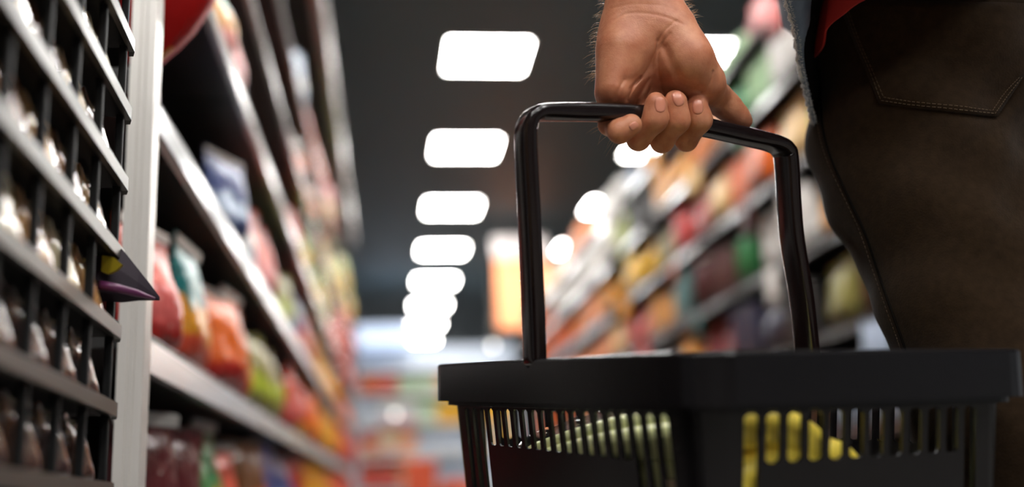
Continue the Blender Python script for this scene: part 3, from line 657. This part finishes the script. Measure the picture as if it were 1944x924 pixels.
FING = {'index': [(1320, 176, 23, 10.6), (1303, 266, 5, 9.2), (1329, 228, -18, 9.4), (1323, 205, -18.5, 8.8)],
        'middle': [(1284, 170, 23, 11.0), (1257, 267, 5, 9.8), (1286, 229, -19, 9.8), (1282, 194, -19.5, 9.0)],
        'ring': [(1246, 170, 23, 10.5), (1212, 264, 5, 9.6), (1244, 227, -19, 9.5), (1245, 197, -19.5, 8.6)],
        'little': [(1164, 178, 20, 10.2), (1157, 236, 9, 9.0), (1176, 250, -11, 8.6), (1198, 237, -17.5, 8.0)]}
f = palm_sdf()
fing = None
for nm, ch in FING.items():
    p = [hp_(*c[:3]) for c in ch]; rr = [c[3]/1000 for c in ch]
    g = G.rc(p[0], p[1], rr[0], rr[1])
    g = smin(g, G.rc(p[1], p[2], rr[1], rr[2]), .004)
    g = smin(g, G.rc(p[2], p[3], rr[2], rr[3]), .006)
    # soft pads and the back of the last joint
    g = smin(g, G.rc(p[2]*.55+p[3]*.45, p[3], rr[3]*1.02, rr[3]*1.0), .004)
    fing = g if fing is None else smin(fing, g, .0012)
f = smin(f, fing, .006)
# creases cut in the palm
D = -G.Z; PX = CX + F*G.X/D; PY = CY - F*G.Y/D            # picture position of every grid point
PX2, PY2 = PX.astype(np.float32), PY.astype(np.float32)
fz = (D < .955)
def carve(pts, width, depth):
    global f
    pts = [np.array(p, float) for p in catmull([(x, y, 0) for x, y in pts], 4)]
    x_lo, x_hi = min(p[0] for p in pts)-4*width, max(p[0] for p in pts)+4*width; y_lo, y_hi = min(p[1] for p in pts)-4*width, max(p[1] for p in pts)+4*width
    xs = G.lo[0]+G.h*np.arange(G.n[0]); ys = G.lo[1]+G.h*np.arange(G.n[1])
    ix = np.where((CX+F*xs/.9 > x_lo-25) & (CX+F*xs/.99 < x_hi+25))[0]; iy = np.where((CY-F*ys/.99 > y_lo-40) & (CY-F*ys/.9 < y_hi+40))[0]
    sx, sy = slice(ix[0], ix[-1]+1), slice(iy[0], iy[-1]+1); a_, b_ = PX2[sx, :, :], PY2[:, sy, :]
    d2 = None
    for p, q in zip(pts, pts[1:]):
        e = q-p; L2 = e[0]**2+e[1]**2; t = np.clip(((a_-p[0])*e[0]+(b_-p[1])*e[1])/L2, 0, 1)
        dd = (a_-p[0]-t*e[0])**2+(b_-p[1]-t*e[1])**2; d2 = dd if d2 is None else np.minimum(d2, dd)
    f[sx, sy, :] += np.where(fz, depth*np.exp(-d2/width**2), 0).astype(np.float32)
carve([(1272, 64), (1252, 92), (1250, 125), (1254, 160), (1262, 182)], 3.2, .0007)
carve([(1254, 74), (1246, 100), (1232, 128), (1205, 150), (1186, 152)], 9, .0012)
carve([(1250, 76), (1240, 110), (1222, 140), (1196, 168)], 2.6, .0009)
carve([(1184, 152), (1174, 172), (1168, 188)], 3, .0008)
carve([(1216, 146), (1202, 166), (1190, 190)], 2.8, .0010)
carve([(1232, 150), (1220, 172), (1208, 196)], 2.8, .0010)
carve([(1236, 166), (1228, 184), (1222, 198)], 2.6, .0008)
carve([(1262, 90), (1280, 130), (1300, 160), (1330, 172)], 9, .0020)
carve([(1353, 136), (1348, 156), (1336, 172)], 2.4, .0009)
carve([(1164, 40), (1190, 26), (1224, 25), (1262, 32), (1296, 46)], 2.6, .0004)
carve([(1160, 16), (1200, 8), (1250, 10), (1288, 20)], 2.6, .0003)
carve([(1282, 40), (1262, 58), (1248, 78)], 2.6, .0006)
hv, hq = nets(f.astype(np.float32), G.lo.astype(float), G.h); del f, fing, PX, PY, PX2, PY2
hand_w = hv @ M.T + CAM
# ---- the rest of the body, coarser, under the clothes (level frame: right, forward, up)
fwd = M @ np.array([0, 0, -1.0]); fwd[2] = 0; fwd /= np.linalg.norm(fwd); rgt = np.array([fwd[1], -fwd[0], 0])
Rl = np.array([rgt, fwd, [0, 0, 1.0]]).T
lev = lambda p: Rl.T @ np.asarray(p)
lv = lambda px, py, d: lev(P(px, py, d))
wrist = lv(1220, -300, .945)
HC = np.array([.485, 1.06, .95]); SH = .06                   # hips
def body_legs(g, grow=0.0):
    """hips and both legs; grow = cloth thickness"""
    L_hip, L_kn, L_an = np.array([.407, 1.085, .87]), np.array([.428, 1.02, .50]), np.array([.45, .95, .12])
    R_hip, R_kn, R_an = np.array([.60, 1.15, .87]), np.array([.605, 1.26, .50]), np.array([.605, 1.30, .12])
    q = g.rc(L_hip, L_kn, .090+grow, .064+grow)
    L_md = np.array([.396, 1.075, .765]); q = smin(g.rc(L_hip, L_md, .090+grow, .086+grow), g.rc(L_md, L_kn, .086+grow, .064+grow), .03)
    q = smin(q, g.rc(L_kn, L_an, .064+grow, .050+grow*1.6), .05)
    q2 = smin(g.rc(R_hip, R_kn, .094+grow, .064+grow), g.rc(R_kn, R_an, .064+grow, .050+grow*1.6), .05)
    q = smin(q, q2, .03)
    q = smin(q, g.ell(HC+[.02, .005+SH, .0], (.150+grow, .112+grow, .15+grow)), .035)
    q = smin(q, g.ell((.422, 1.075, .865), (.092+grow, .112+grow, .125+grow)), .025)
    q = smin(q, g.ell((.575, 1.09, .885), (.100+grow, .105+grow, .115+grow)), .03)
    return q
G2 = Grid((.02, .70-SH, .0), (.98, 1.56-SH, 1.84), .0125); G2.Y = G2.Y+SH
fb = body_legs(G2)
fb = smin(fb, G2.rc((.485, 1.13, 1.0), (.485, 1.11, 1.33), .125, .150, 1.35, 1), .08)
fb = smin(fb, G2.rc((.33, 1.10, 1.40), (.64, 1.12, 1.40), .062, .062), .08)
elb = np.array([wrist[0]+.03, wrist[1]+.05, wrist[2]+.17]); sv = np.array([0, SH, 0])
fb = smin(fb, G2.rc(wrist-[0, 0, .012]+sv, elb+sv, .039, .046), .03); fb = smin(fb, G2.rc(elb+sv, (.315, 1.10, 1.39), .046, .058), .03)
fb = smin(fb, G2.rc((.66, 1.12, 1.39), (.76, 1.12, 1.12), .058, .046), .03); fb = smin(fb, G2.rc((.76, 1.12, 1.12), (.76, 1.26, .92), .044, .030), .03)
fb = smin(fb, G2.rc((.76, 1.26, .92), (.75, 1.33, .86), .030, .032, 1.5, 0), .02)
for i in range(4): fb = smin(fb, G2.rc((.755, 1.335-.02*i+.02, .86), (.752, 1.35-.022*i+.02, .775+.01*abs(i-1.5)), .010, .008), .006)
fb = smin(fb, G2.rc((.735, 1.33, .87), (.715, 1.37, .83), .013, .010), .01)
fb = smin(fb, G2.rc((.485, 1.12, 1.44), (.485, 1.135, 1.56), .056, .054), .04)
fb = smin(fb, G2.ell((.485, 1.14, 1.68), (.076, .098, .115)), .02); fb = smin(fb, G2.ell((.485, 1.185, 1.615), (.055, .055, .055)), .04)
fb = smin(fb, G2.rc((.485, 1.238, 1.67), (.485, 1.255, 1.645), .010, .014), .012)
for s_ in (-1, 1): fb = smin(fb, G2.ell((.485+s_*.078, 1.135, 1.665), (.010, .020, .032)), .008)
for (fx, fy) in ((.45, .95), (.605, 1.30)): fb = smin(fb, G2.rc((fx, fy, .09), (fx+.01, fy+.14, .05), .04, .035), .03)
bv, bq = nets(fb.astype(np.float32), G2.lo.astype(float), G2.h); bv_w = bv @ Rl.T
# cut the coarse body where the fine arm takes over
skin = mat('skin', (.50, .225, .14), rough=.48, spec=.45, sss=.12)
nt = skin.node_tree; bs = nt.nodes['Principled BSDF']; tc = nt.nodes.new('ShaderNodeTexCoord')
def skin_nodes():
    n1 = nt.nodes.new('ShaderNodeTexNoise'); n1.inputs['Scale'].default_value = 55; n1.inputs['Detail'].default_value = 6; n1.inputs['Roughness'].default_value = .6
    nt.links.new(tc.outputs['Object'], n1.inputs['Vector'])
    cr = nt.nodes.new('ShaderNodeValToRGB'); cr.color_ramp.elements[0].position = .3; cr.color_ramp.elements[1].position = .7
    cr.color_ramp.elements[0].color = (.40, .122, .058, 1); cr.color_ramp.elements[1].color = (.585, .25, .137, 1); nt.links.new(n1.outputs['Fac'], cr.inputs[0]); nt.links.new(cr.outputs[0], bs.inputs['Base Color'])
    n2 = nt.nodes.new('ShaderNodeTexVoronoi'); n2.inputs['Scale'].default_value = 900; nt.links.new(tc.outputs['Object'], n2.inputs['Vector'])
    n3 = nt.nodes.new('ShaderNodeTexNoise'); n3.inputs['Scale'].default_value = 240; n3.inputs['Detail'].default_value = 5; nt.links.new(tc.outputs['Object'], n3.inputs['Vector'])
    ad = nt.nodes.new('ShaderNodeMath'); ad.operation = 'MULTIPLY_ADD'; ad.inputs[1].default_value = .25; nt.links.new(n2.outputs['Distance'], ad.inputs[0]); nt.links.new(n3.outputs['Fac'], ad.inputs[2])
    bp = nt.nodes.new('ShaderNodeBump'); bp.inputs['Strength'].default_value = .35; bp.inputs['Distance'].default_value = .0008; nt.links.new(ad.outputs[0], bp.inputs['Height']); nt.links.new(bp.outputs['Normal'], bs.inputs['Normal'])
skin_nodes()
me = np_mesh('person', np.concatenate([hand_w, bv_w]), np.concatenate([hq, bq+len(hand_w)]))
person = link('person', me, skin, None, True)
tag(person, 'person in brown jeans and denim jacket seen from behind, left hand gripping the basket handle', 'person')
hand_bvh = BVHTree.FromPolygons([tuple(p) for p in hand_w], [tuple(map(int, q)) for q in hq])
CV = Vector(CAM)
def shoot(bvh, px, py):
    d = Vector(M @ campt(px, py, 1.0)).normalized(); h = bvh.ray_cast(CV, d)
    return (np.array(h[0]), np.array(h[1])) if h[0] is not None else (None, None)
# ---- nails
nail_m = mat('fingernail', lin((206, 134, 110)), rough=.28, coat=.3)
rim_m = mat('cuticle', lin((236, 190, 168)), rough=.4)
for (cx_, cy_, ax_, aw, al, k) in ((1253.5, 199, (-.10, -1), 10.5, 14.5, 1), (1287.5, 187.5, (-.38, -1), 10.5, 14.5, 1), (1324.5, 202.5, (-.06, -1), 10.5, 14.5, 1), (1203, 239.5, (.75, -.55), 7, 8.5, 1)):
    ax_ = np.array(ax_)/np.linalg.norm(ax_); sd = np.array([-ax_[1], ax_[0]]); nu, nv = 13, 15; v = []; okk = True
    for i in range(nu):
        for j in range(nv):
            s_, t_ = 2*i/(nu-1)-1, 2*j/(nv-1)-1
            sq = s_*math.sqrt(1-t_*t_*.42); tq = t_*math.sqrt(1-s_*s_*.42)
            q = np.array([cx_, cy_])+sd*sq*aw+ax_*tq*al
            h, nn = shoot(hand_bvh, *q)
            if h is None: okk = False; break
            e = max(abs(s_), abs(t_)); off = .0005*(1-e**6)-.0003*e**8 + (.0003 if t_ > .8 else 0); v.append(h+nn*off)
        if not okk: break
    if okk:
        o = link('fingernail', mesh('fingernail', v, [tuple(x) for x in grid_faces(nu, nv)]), nail_m, person, True)
        md = o.modifiers.new('t', 'SOLIDIFY'); md.thickness = .0003
# ---- fine hairs at the wrist
vn = np.zeros_like(hand_w); q0 = hand_w[hq[:, 0]]; nrm = np.cross(hand_w[hq[:, 1]]-q0, hand_w[hq[:, 2]]-q0)
for k in range(4): np.add.at(vn, hq[:, k], nrm)
vn /= np.linalg.norm(vn, axis=1, keepdims=True)+1e-12
vd = hand_w-CAM; vd /= np.linalg.norm(vd, axis=1, keepdims=True); fac = (vn*vd).sum(1)
cc = (hand_w-CAM) @ M; hx, hy = CX+F*cc[:, 0]/-cc[:, 2], CY-F*cc[:, 1]/-cc[:, 2]
okh = (fac > -.25) & (fac < .75) & (((hx < 1190) & (hy > -40) & (hy < 150)) | ((hx > 1270) & (hx < 1318) & (hy > -60) & (hy < 62)))
pick = rng.choice(np.where(okh)[0], 260, replace=False)
pick = np.concatenate([pick, rng.choice(np.where((fac > -.15) & (fac < .3) & (hx < 1185) & (hy > 225) & (hy < 272))[0], 14)])
cu = bpy.data.curves.new('arm_hair', 'CURVE'); cu.dimensions = '3D'; cu.bevel_depth = .00007; cu.bevel_resolution = 0
for i in pick:
    p, n_ = hand_w[i], vn[i]; ln = rng.uniform(.003, .0095); dn = M @ np.array([rng.normal(0, .25), -.55+rng.normal(0, .3), rng.normal(0, .3)])
    sp_ = cu.splines.new('POLY'); sp_.points.add(3)
    for k in range(4):
        t_ = k/3; sp_.points[k].co = (*(p+(n_*t_+dn*t_*t_*.75)*ln), 1); sp_.points[k].radius = 1-.6*t_
o = link('arm_hair', cu, mat('blond_hair', lin((226, 176, 120)), rough=.3), person); o['kind'] = 'stuff'; o['label'] = 'fine blond hairs on the wrist'
# ---- jeans
G3 = Grid((.26, .84-SH, .04), (.78, 1.42-SH, 1.10), .006); G3.Y = G3.Y+SH
fj = body_legs(G3, .009)
fj = np.maximum(fj, G3.Z-1.03)                      # waist
X, Y, Z = G3.X, G3.Y, G3.Z
wr_ = .0028*np.sin(70*Z+24*X+18*Y+2*np.sin(16*X))*np.exp(-((Z-.74)/.10)**2) + .0016*np.sin(48*X+36*Z+30*Y+1.5*np.sin(30*Z)) + .003*np.sin(90*Z+20*Y)*np.exp(-((Z-.2)/.12)**2)
wr_ = wr_ + .0015*np.sin(110*X-60*Z+40*Y)
fj = fj+wr_.astype(np.float32)
jv, jq = nets(fj.astype(np.float32), G3.lo.astype(float), G3.h); jw = jv @ Rl.T
jean_m = mat('brown_denim', lin((41, 30, 20)), rough=.95, spec=.04, sheen=.06, noise=.5, nscale=130, bump=.22, bscale=500)
jeans = link('jeans', np_mesh('jeans', jw, jq), jean_m, person, True); jeans['label'] = 'dark brown jeans with a back pocket'
jb_ = BVHTree.FromPolygons([tuple(p) for p in jw], [tuple(map(int, q)) for q in jq])
def patch(corners, off, nu=24, nv=16):
    TL, TR, BR, BL = [np.array(c, float) for c in corners]; v = []
    for i in range(nu):
        for j in range(nv):
            s_, t_ = i/(nu-1), j/(nv-1); q = (TL*(1-s_)+TR*s_)*(1-t_)+(BL*(1-s_)+BR*s_)*t_
            h, n_ = shoot(jb_, *q)
            if h is None: return None
            v.append(h+n_*off)
    return v
v = patch([(1592, 0), (2030, 10), (1890, 223), (1670, 197)], .0018)
if v:
    o = link('back_pocket', mesh('back_pocket', v, grid_faces(24, 16)), jean_m, jeans, True); md = o.modifiers.new('t', 'SOLIDIFY'); md.thickness = .0016; md.offset = 0
thr = mat('stitch_thread', lin((88, 70, 50)), rough=.8)
def stitches(name, pts, off, rad, dash=None, m=thr):
    mb = MB(); pp = catmull([(x, y, 0) for x, y in pts], 24); hits = []
    for q in pp:
        h, n_ = shoot(jb_, q[0], q[1])
        if h is not None: hits.append(h+n_*off)
    if dash:
        for i in range(0, len(hits)-dash, dash+1): mb.tube(hits[i:i+dash+1], rad, 5)
    elif len(hits) > 2: mb.tube(hits, rad, 6)
    if mb.v: mb.build(name, m, jeans, True)
for dx, dy in ((5, -5), (10, -11)):
    stitches('pocket_stitching', [(1597+dx, 0), (1618+dx, 60), (1644+dx, 125), (1670+dx, 197+dy)], .0027, .00032, 2)
    stitches('pocket_stitching', [(1670+dx, 197+dy), (1740, 206+dy), (1820, 215+dy), (1890-dx, 223+dy)], .0027, .00032, 2)
    stitches('pocket_stitching', [(1890-dx, 223+dy), (1915-dx, 187+dy), (1943-dx, 146)], .0027, .00032, 2)
seam = [(1556, 130), (1559, 200), (1564, 250), (1580, 305), (1612, 375), (1642, 440), (1666, 510), (1690, 580), (1712, 640), (1722, 670)]
stitches('side_seam', seam, .0005, .0013, None, mat('seam_denim', lin((14, 11, 8)), rough=.95, spec=.1))
stitches('side_seam_stitching', [(x-9, y) for x, y in seam], .0006, .0003, 2)
# ---- red shirt hem and denim jacket: cloth shells hung round the torso
def shell(name, hem, rings, m, parent, thick, smooth=True):
    """hem = level-frame points round the body (closed loop); rings = [(z, centre, rx, ry)] above"""
    n = len(hem); v = [h for h in hem]
    for kr, (z, c, rx, ry, mix) in enumerate(rings):
        for h in hem:
            an = math.atan2((h[1]-HC[1])/ry, (h[0]-HC[0])/rx); e = np.array([c[0]+rx*math.cos(an), c[1]-SH+ry*math.sin(an), z])
            v.append(h*0+np.array([h[0]*mix+e[0]*(1-mix), h[1]*mix+e[1]*(1-mix), max(z, h[2]+.02*(kr+1))]))
    R = len(rings)+1; f = [(k*n+i, k*n+(i+1) % n, (k+1)*n+(i+1) % n, (k+1)*n+i) for k in range(R-1) for i in range(n)]
    o = link(name, mesh(name, [Rl @ p for p in v], f), m, parent, smooth); md = o.modifiers.new('t', 'SOLIDIFY'); md.thickness = thick; md.offset = 0
    return o
def loop(pts, n=96):
    p = catmull([np.array(q) for q in pts]+[np.array(pts[0])], 12); return p[:-1]
shirt_m = mat('red_cotton', lin((150, 22, 20)), rough=.85, bump=.2, bscale=300)
AR = lambda x, y, z: np.array([x, y-.05, z])
sh = [lv(1536, 120, 1.06), lv(1562, 89, 1.00), lv(1570, 54, .975), lv(1602, 26, .955), lv(1640, 0, .945), lv(1720, -30, .93), lv(1850, -50, .925), AR(.52, .955, .915), AR(.62, .99, .90), AR(.675, 1.10, .88), AR(.65, 1.20, .86), AR(.57, 1.26, .92), AR(.47, 1.25, .95), AR(.385, 1.20, .95), lv(1556, 110, 1.12)]
shell('shirt', loop(sh), [(1.0, (.50, 1.12), .175, .150, .5), (1.15, (.49, 1.12), .175, .145, .1), (1.36, (.485, 1.11), .19, .135, 0), (1.44, (.485, 1.115), .15, .09, 0)], shirt_m, person, .002)
jac_m = mat('blue_denim', lin((112, 126, 146)), rough=.8, noise=.35, nscale=70, bump=.4, bscale=500)
jh = [lv(1545, 235, 1.045), lv(1538, 205, 1.03), lv(1528, 165, 1.015), lv(1519, 125, 1.0), lv(1510, 60, .975), lv(1494, 0, .955), lv(1500, -60, .93), lv(1600, -95, .90), lv(1800, -110, .89), AR(.52, .90, .955), AR(.65, .94, .95), AR(.73, 1.07, .93), AR(.735, 1.2, .90), AR(.66, 1.31, .88), AR(.59, 1.33, .87),
      AR(.47, 1.33, 1.02), AR(.40, 1.28, 1.0), AR(.355, 1.21, .965), lv(1562, 170, 1.11)]
jl = loop(jh)
jac = shell('jacket', jl, [(.86, (.505, 1.11), .220, .205, .80), (.93, (.505, 1.11), .232, .205, .35), (1.08, (.495, 1.11), .22, .195, .1), (1.34, (.485, 1.11), .25, .17, 0), (1.43, (.485, 1.115), .21, .12, 0), (1.47, (.485, 1.12), .085, .085, 0)], jac_m, person, .003)
jac['label'] = 'washed blue denim jacket with frayed hem'
# frayed hem and top stitching on the jacket
cu = bpy.data.curves.new('frayed_hem', 'CURVE'); cu.dimensions = '3D'; cu.bevel_depth = .00014; cu.bevel_resolution = 0
for i in range(len(jl)):
    p, q = Rl @ jl[i], Rl @ jl[(i+1) % len(jl)]
    for k in range(22):
        b_ = p+(q-p)*(k/22); tdir = np.array([rng.normal(0, 1), rng.normal(0, 1), -abs(rng.normal(.6, .6))]); tdir /= np.linalg.norm(tdir); sp_ = cu.splines.new('POLY'); sp_.points.add(2); L_ = rng.uniform(.0015, .0045)
        for z in range(3): sp_.points[z].co = (*(b_+tdir*L_*z/2+np.array([0, 0, .0015])), 1)
link('frayed_hem', cu, mat('pale_thread', lin((240, 240, 238)), rough=.8), jac)['kind'] = 'stuff'
mb = MB(); hemw = [Rl @ (p+np.array([-.001, 0, .003])+np.array([.0012*math.sin(i*1.3), 0, .0012*math.cos(i*1.7)])) for i, p in enumerate(jl)]
mb.tube(hemw+[hemw[0]], .0022, 6); mb.build('hem_roll', mat('hem_denim', lin((196, 200, 206)), rough=.85, noise=.4, nscale=200), jac, True)
# sleeves
slv = [wrist+np.array([0, 0, -.02]), wrist*.6+elb*.4, elb, elb*.5+np.array([.315, 1.04, 1.39])*.5, np.array([.32, 1.04, 1.40])]
for pts, rads in ((slv, [.052, .055, .064, .07, .078]), ([np.array([.76, 1.16, .98]), np.array([.76, 1.06, 1.12]), np.array([.71, 1.06, 1.26]), np.array([.655, 1.06, 1.40])], [.050, .062, .070, .078])):
    cp = catmull(pts, 5); rr = np.interp(np.linspace(0, 1, len(cp)), np.linspace(0, 1, len(rads)), rads); mb = MB(); N = len(cp); vv = []
    for i, p in enumerate(cp):
        t_ = cp[min(i+1, N-1)]-cp[max(i-1, 0)]; t_ /= np.linalg.norm(t_); b_ = np.cross(t_, (0, 1, 0)); b_ /= np.linalg.norm(b_); c_ = np.cross(b_, t_)
        vv += [Rl @ (p+rr[i]*(1+.03*math.sin(3*q+i*1.9))*(math.cos(q*PI/12)*b_+math.sin(q*PI/12)*c_)) for q in range(24)]
    o = link('sleeve', mesh('sleeve', vv, [(i*24+j, i*24+(j+1) % 24, (i+1)*24+(j+1) % 24, (i+1)*24+j) for i in range(N-1) for j in range(24)]), jac_m, jac, True); md = o.modifiers.new('t', 'SOLIDIFY'); md.thickness = .003
# hair, shoes
hm = bpy.data.meshes.new('hair'); bm = bmesh.new(); bmesh.ops.create_uvsphere(bm, u_segments=24, v_segments=16, radius=1)
for vtx in list(bm.verts):
    if vtx.co.z < -.35 or (vtx.co.y > .55 and vtx.co.z < .35): bm.verts.remove(vtx)
for vtx in bm.verts: vtx.co = Vector(Rl @ (np.array(vtx.co)*np.array([.083, .106, .122])*(1+.02*math.sin(20*vtx.co.x+13*vtx.co.z))+np.array([.485, 1.075, 1.685])))
bm.to_mesh(hm); bm.free(); o = link('hair', hm, mat('brown_hair', lin((70, 48, 32)), rough=.6, bump=.5, bscale=200), person, True); md = o.modifiers.new('t', 'SOLIDIFY'); md.thickness = .006
shoe_m = mat('shoe_leather', lin((60, 52, 46)), rough=.5)
for (fx, fy) in ((.45, .95-SH), (.605, 1.30-SH)):
    g = Grid((fx-.07, fy-.09, 0), (fx+.09, fy+.25, .14), .006); q = smin(g.rc((fx, fy, .05), (fx+.012, fy+.15, .04), .05, .045), g.rc((fx, fy-.01, .05), (fx, fy-.01, .10), .048, .046), .04)
    q = np.maximum(q, .004-g.Z); q = np.maximum(q, g.Z-.125); sv, sq = nets(q.astype(np.float32), g.lo.astype(float), g.h); link('shoe', np_mesh('shoe', sv @ Rl.T, sq), shoe_m, person, True)
# black sheet inside the jacket, its colour standing for the deep shade there
shade_m = mat('jacket_shade_black', lin((16, 15, 16)), rough=.95, spec=.1)
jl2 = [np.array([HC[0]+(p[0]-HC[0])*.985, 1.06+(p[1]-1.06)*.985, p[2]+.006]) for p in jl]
o = shell('shade_sheet', jl2, [(.86, (.507, 1.11), .195, .200, .80), (.93, (.507, 1.11), .202, .200, .35), (1.08, (.485, 1.11), .215, .190, .1), (1.34, (.485, 1.11), .244, .165, 0)], shade_m, jac, .001)
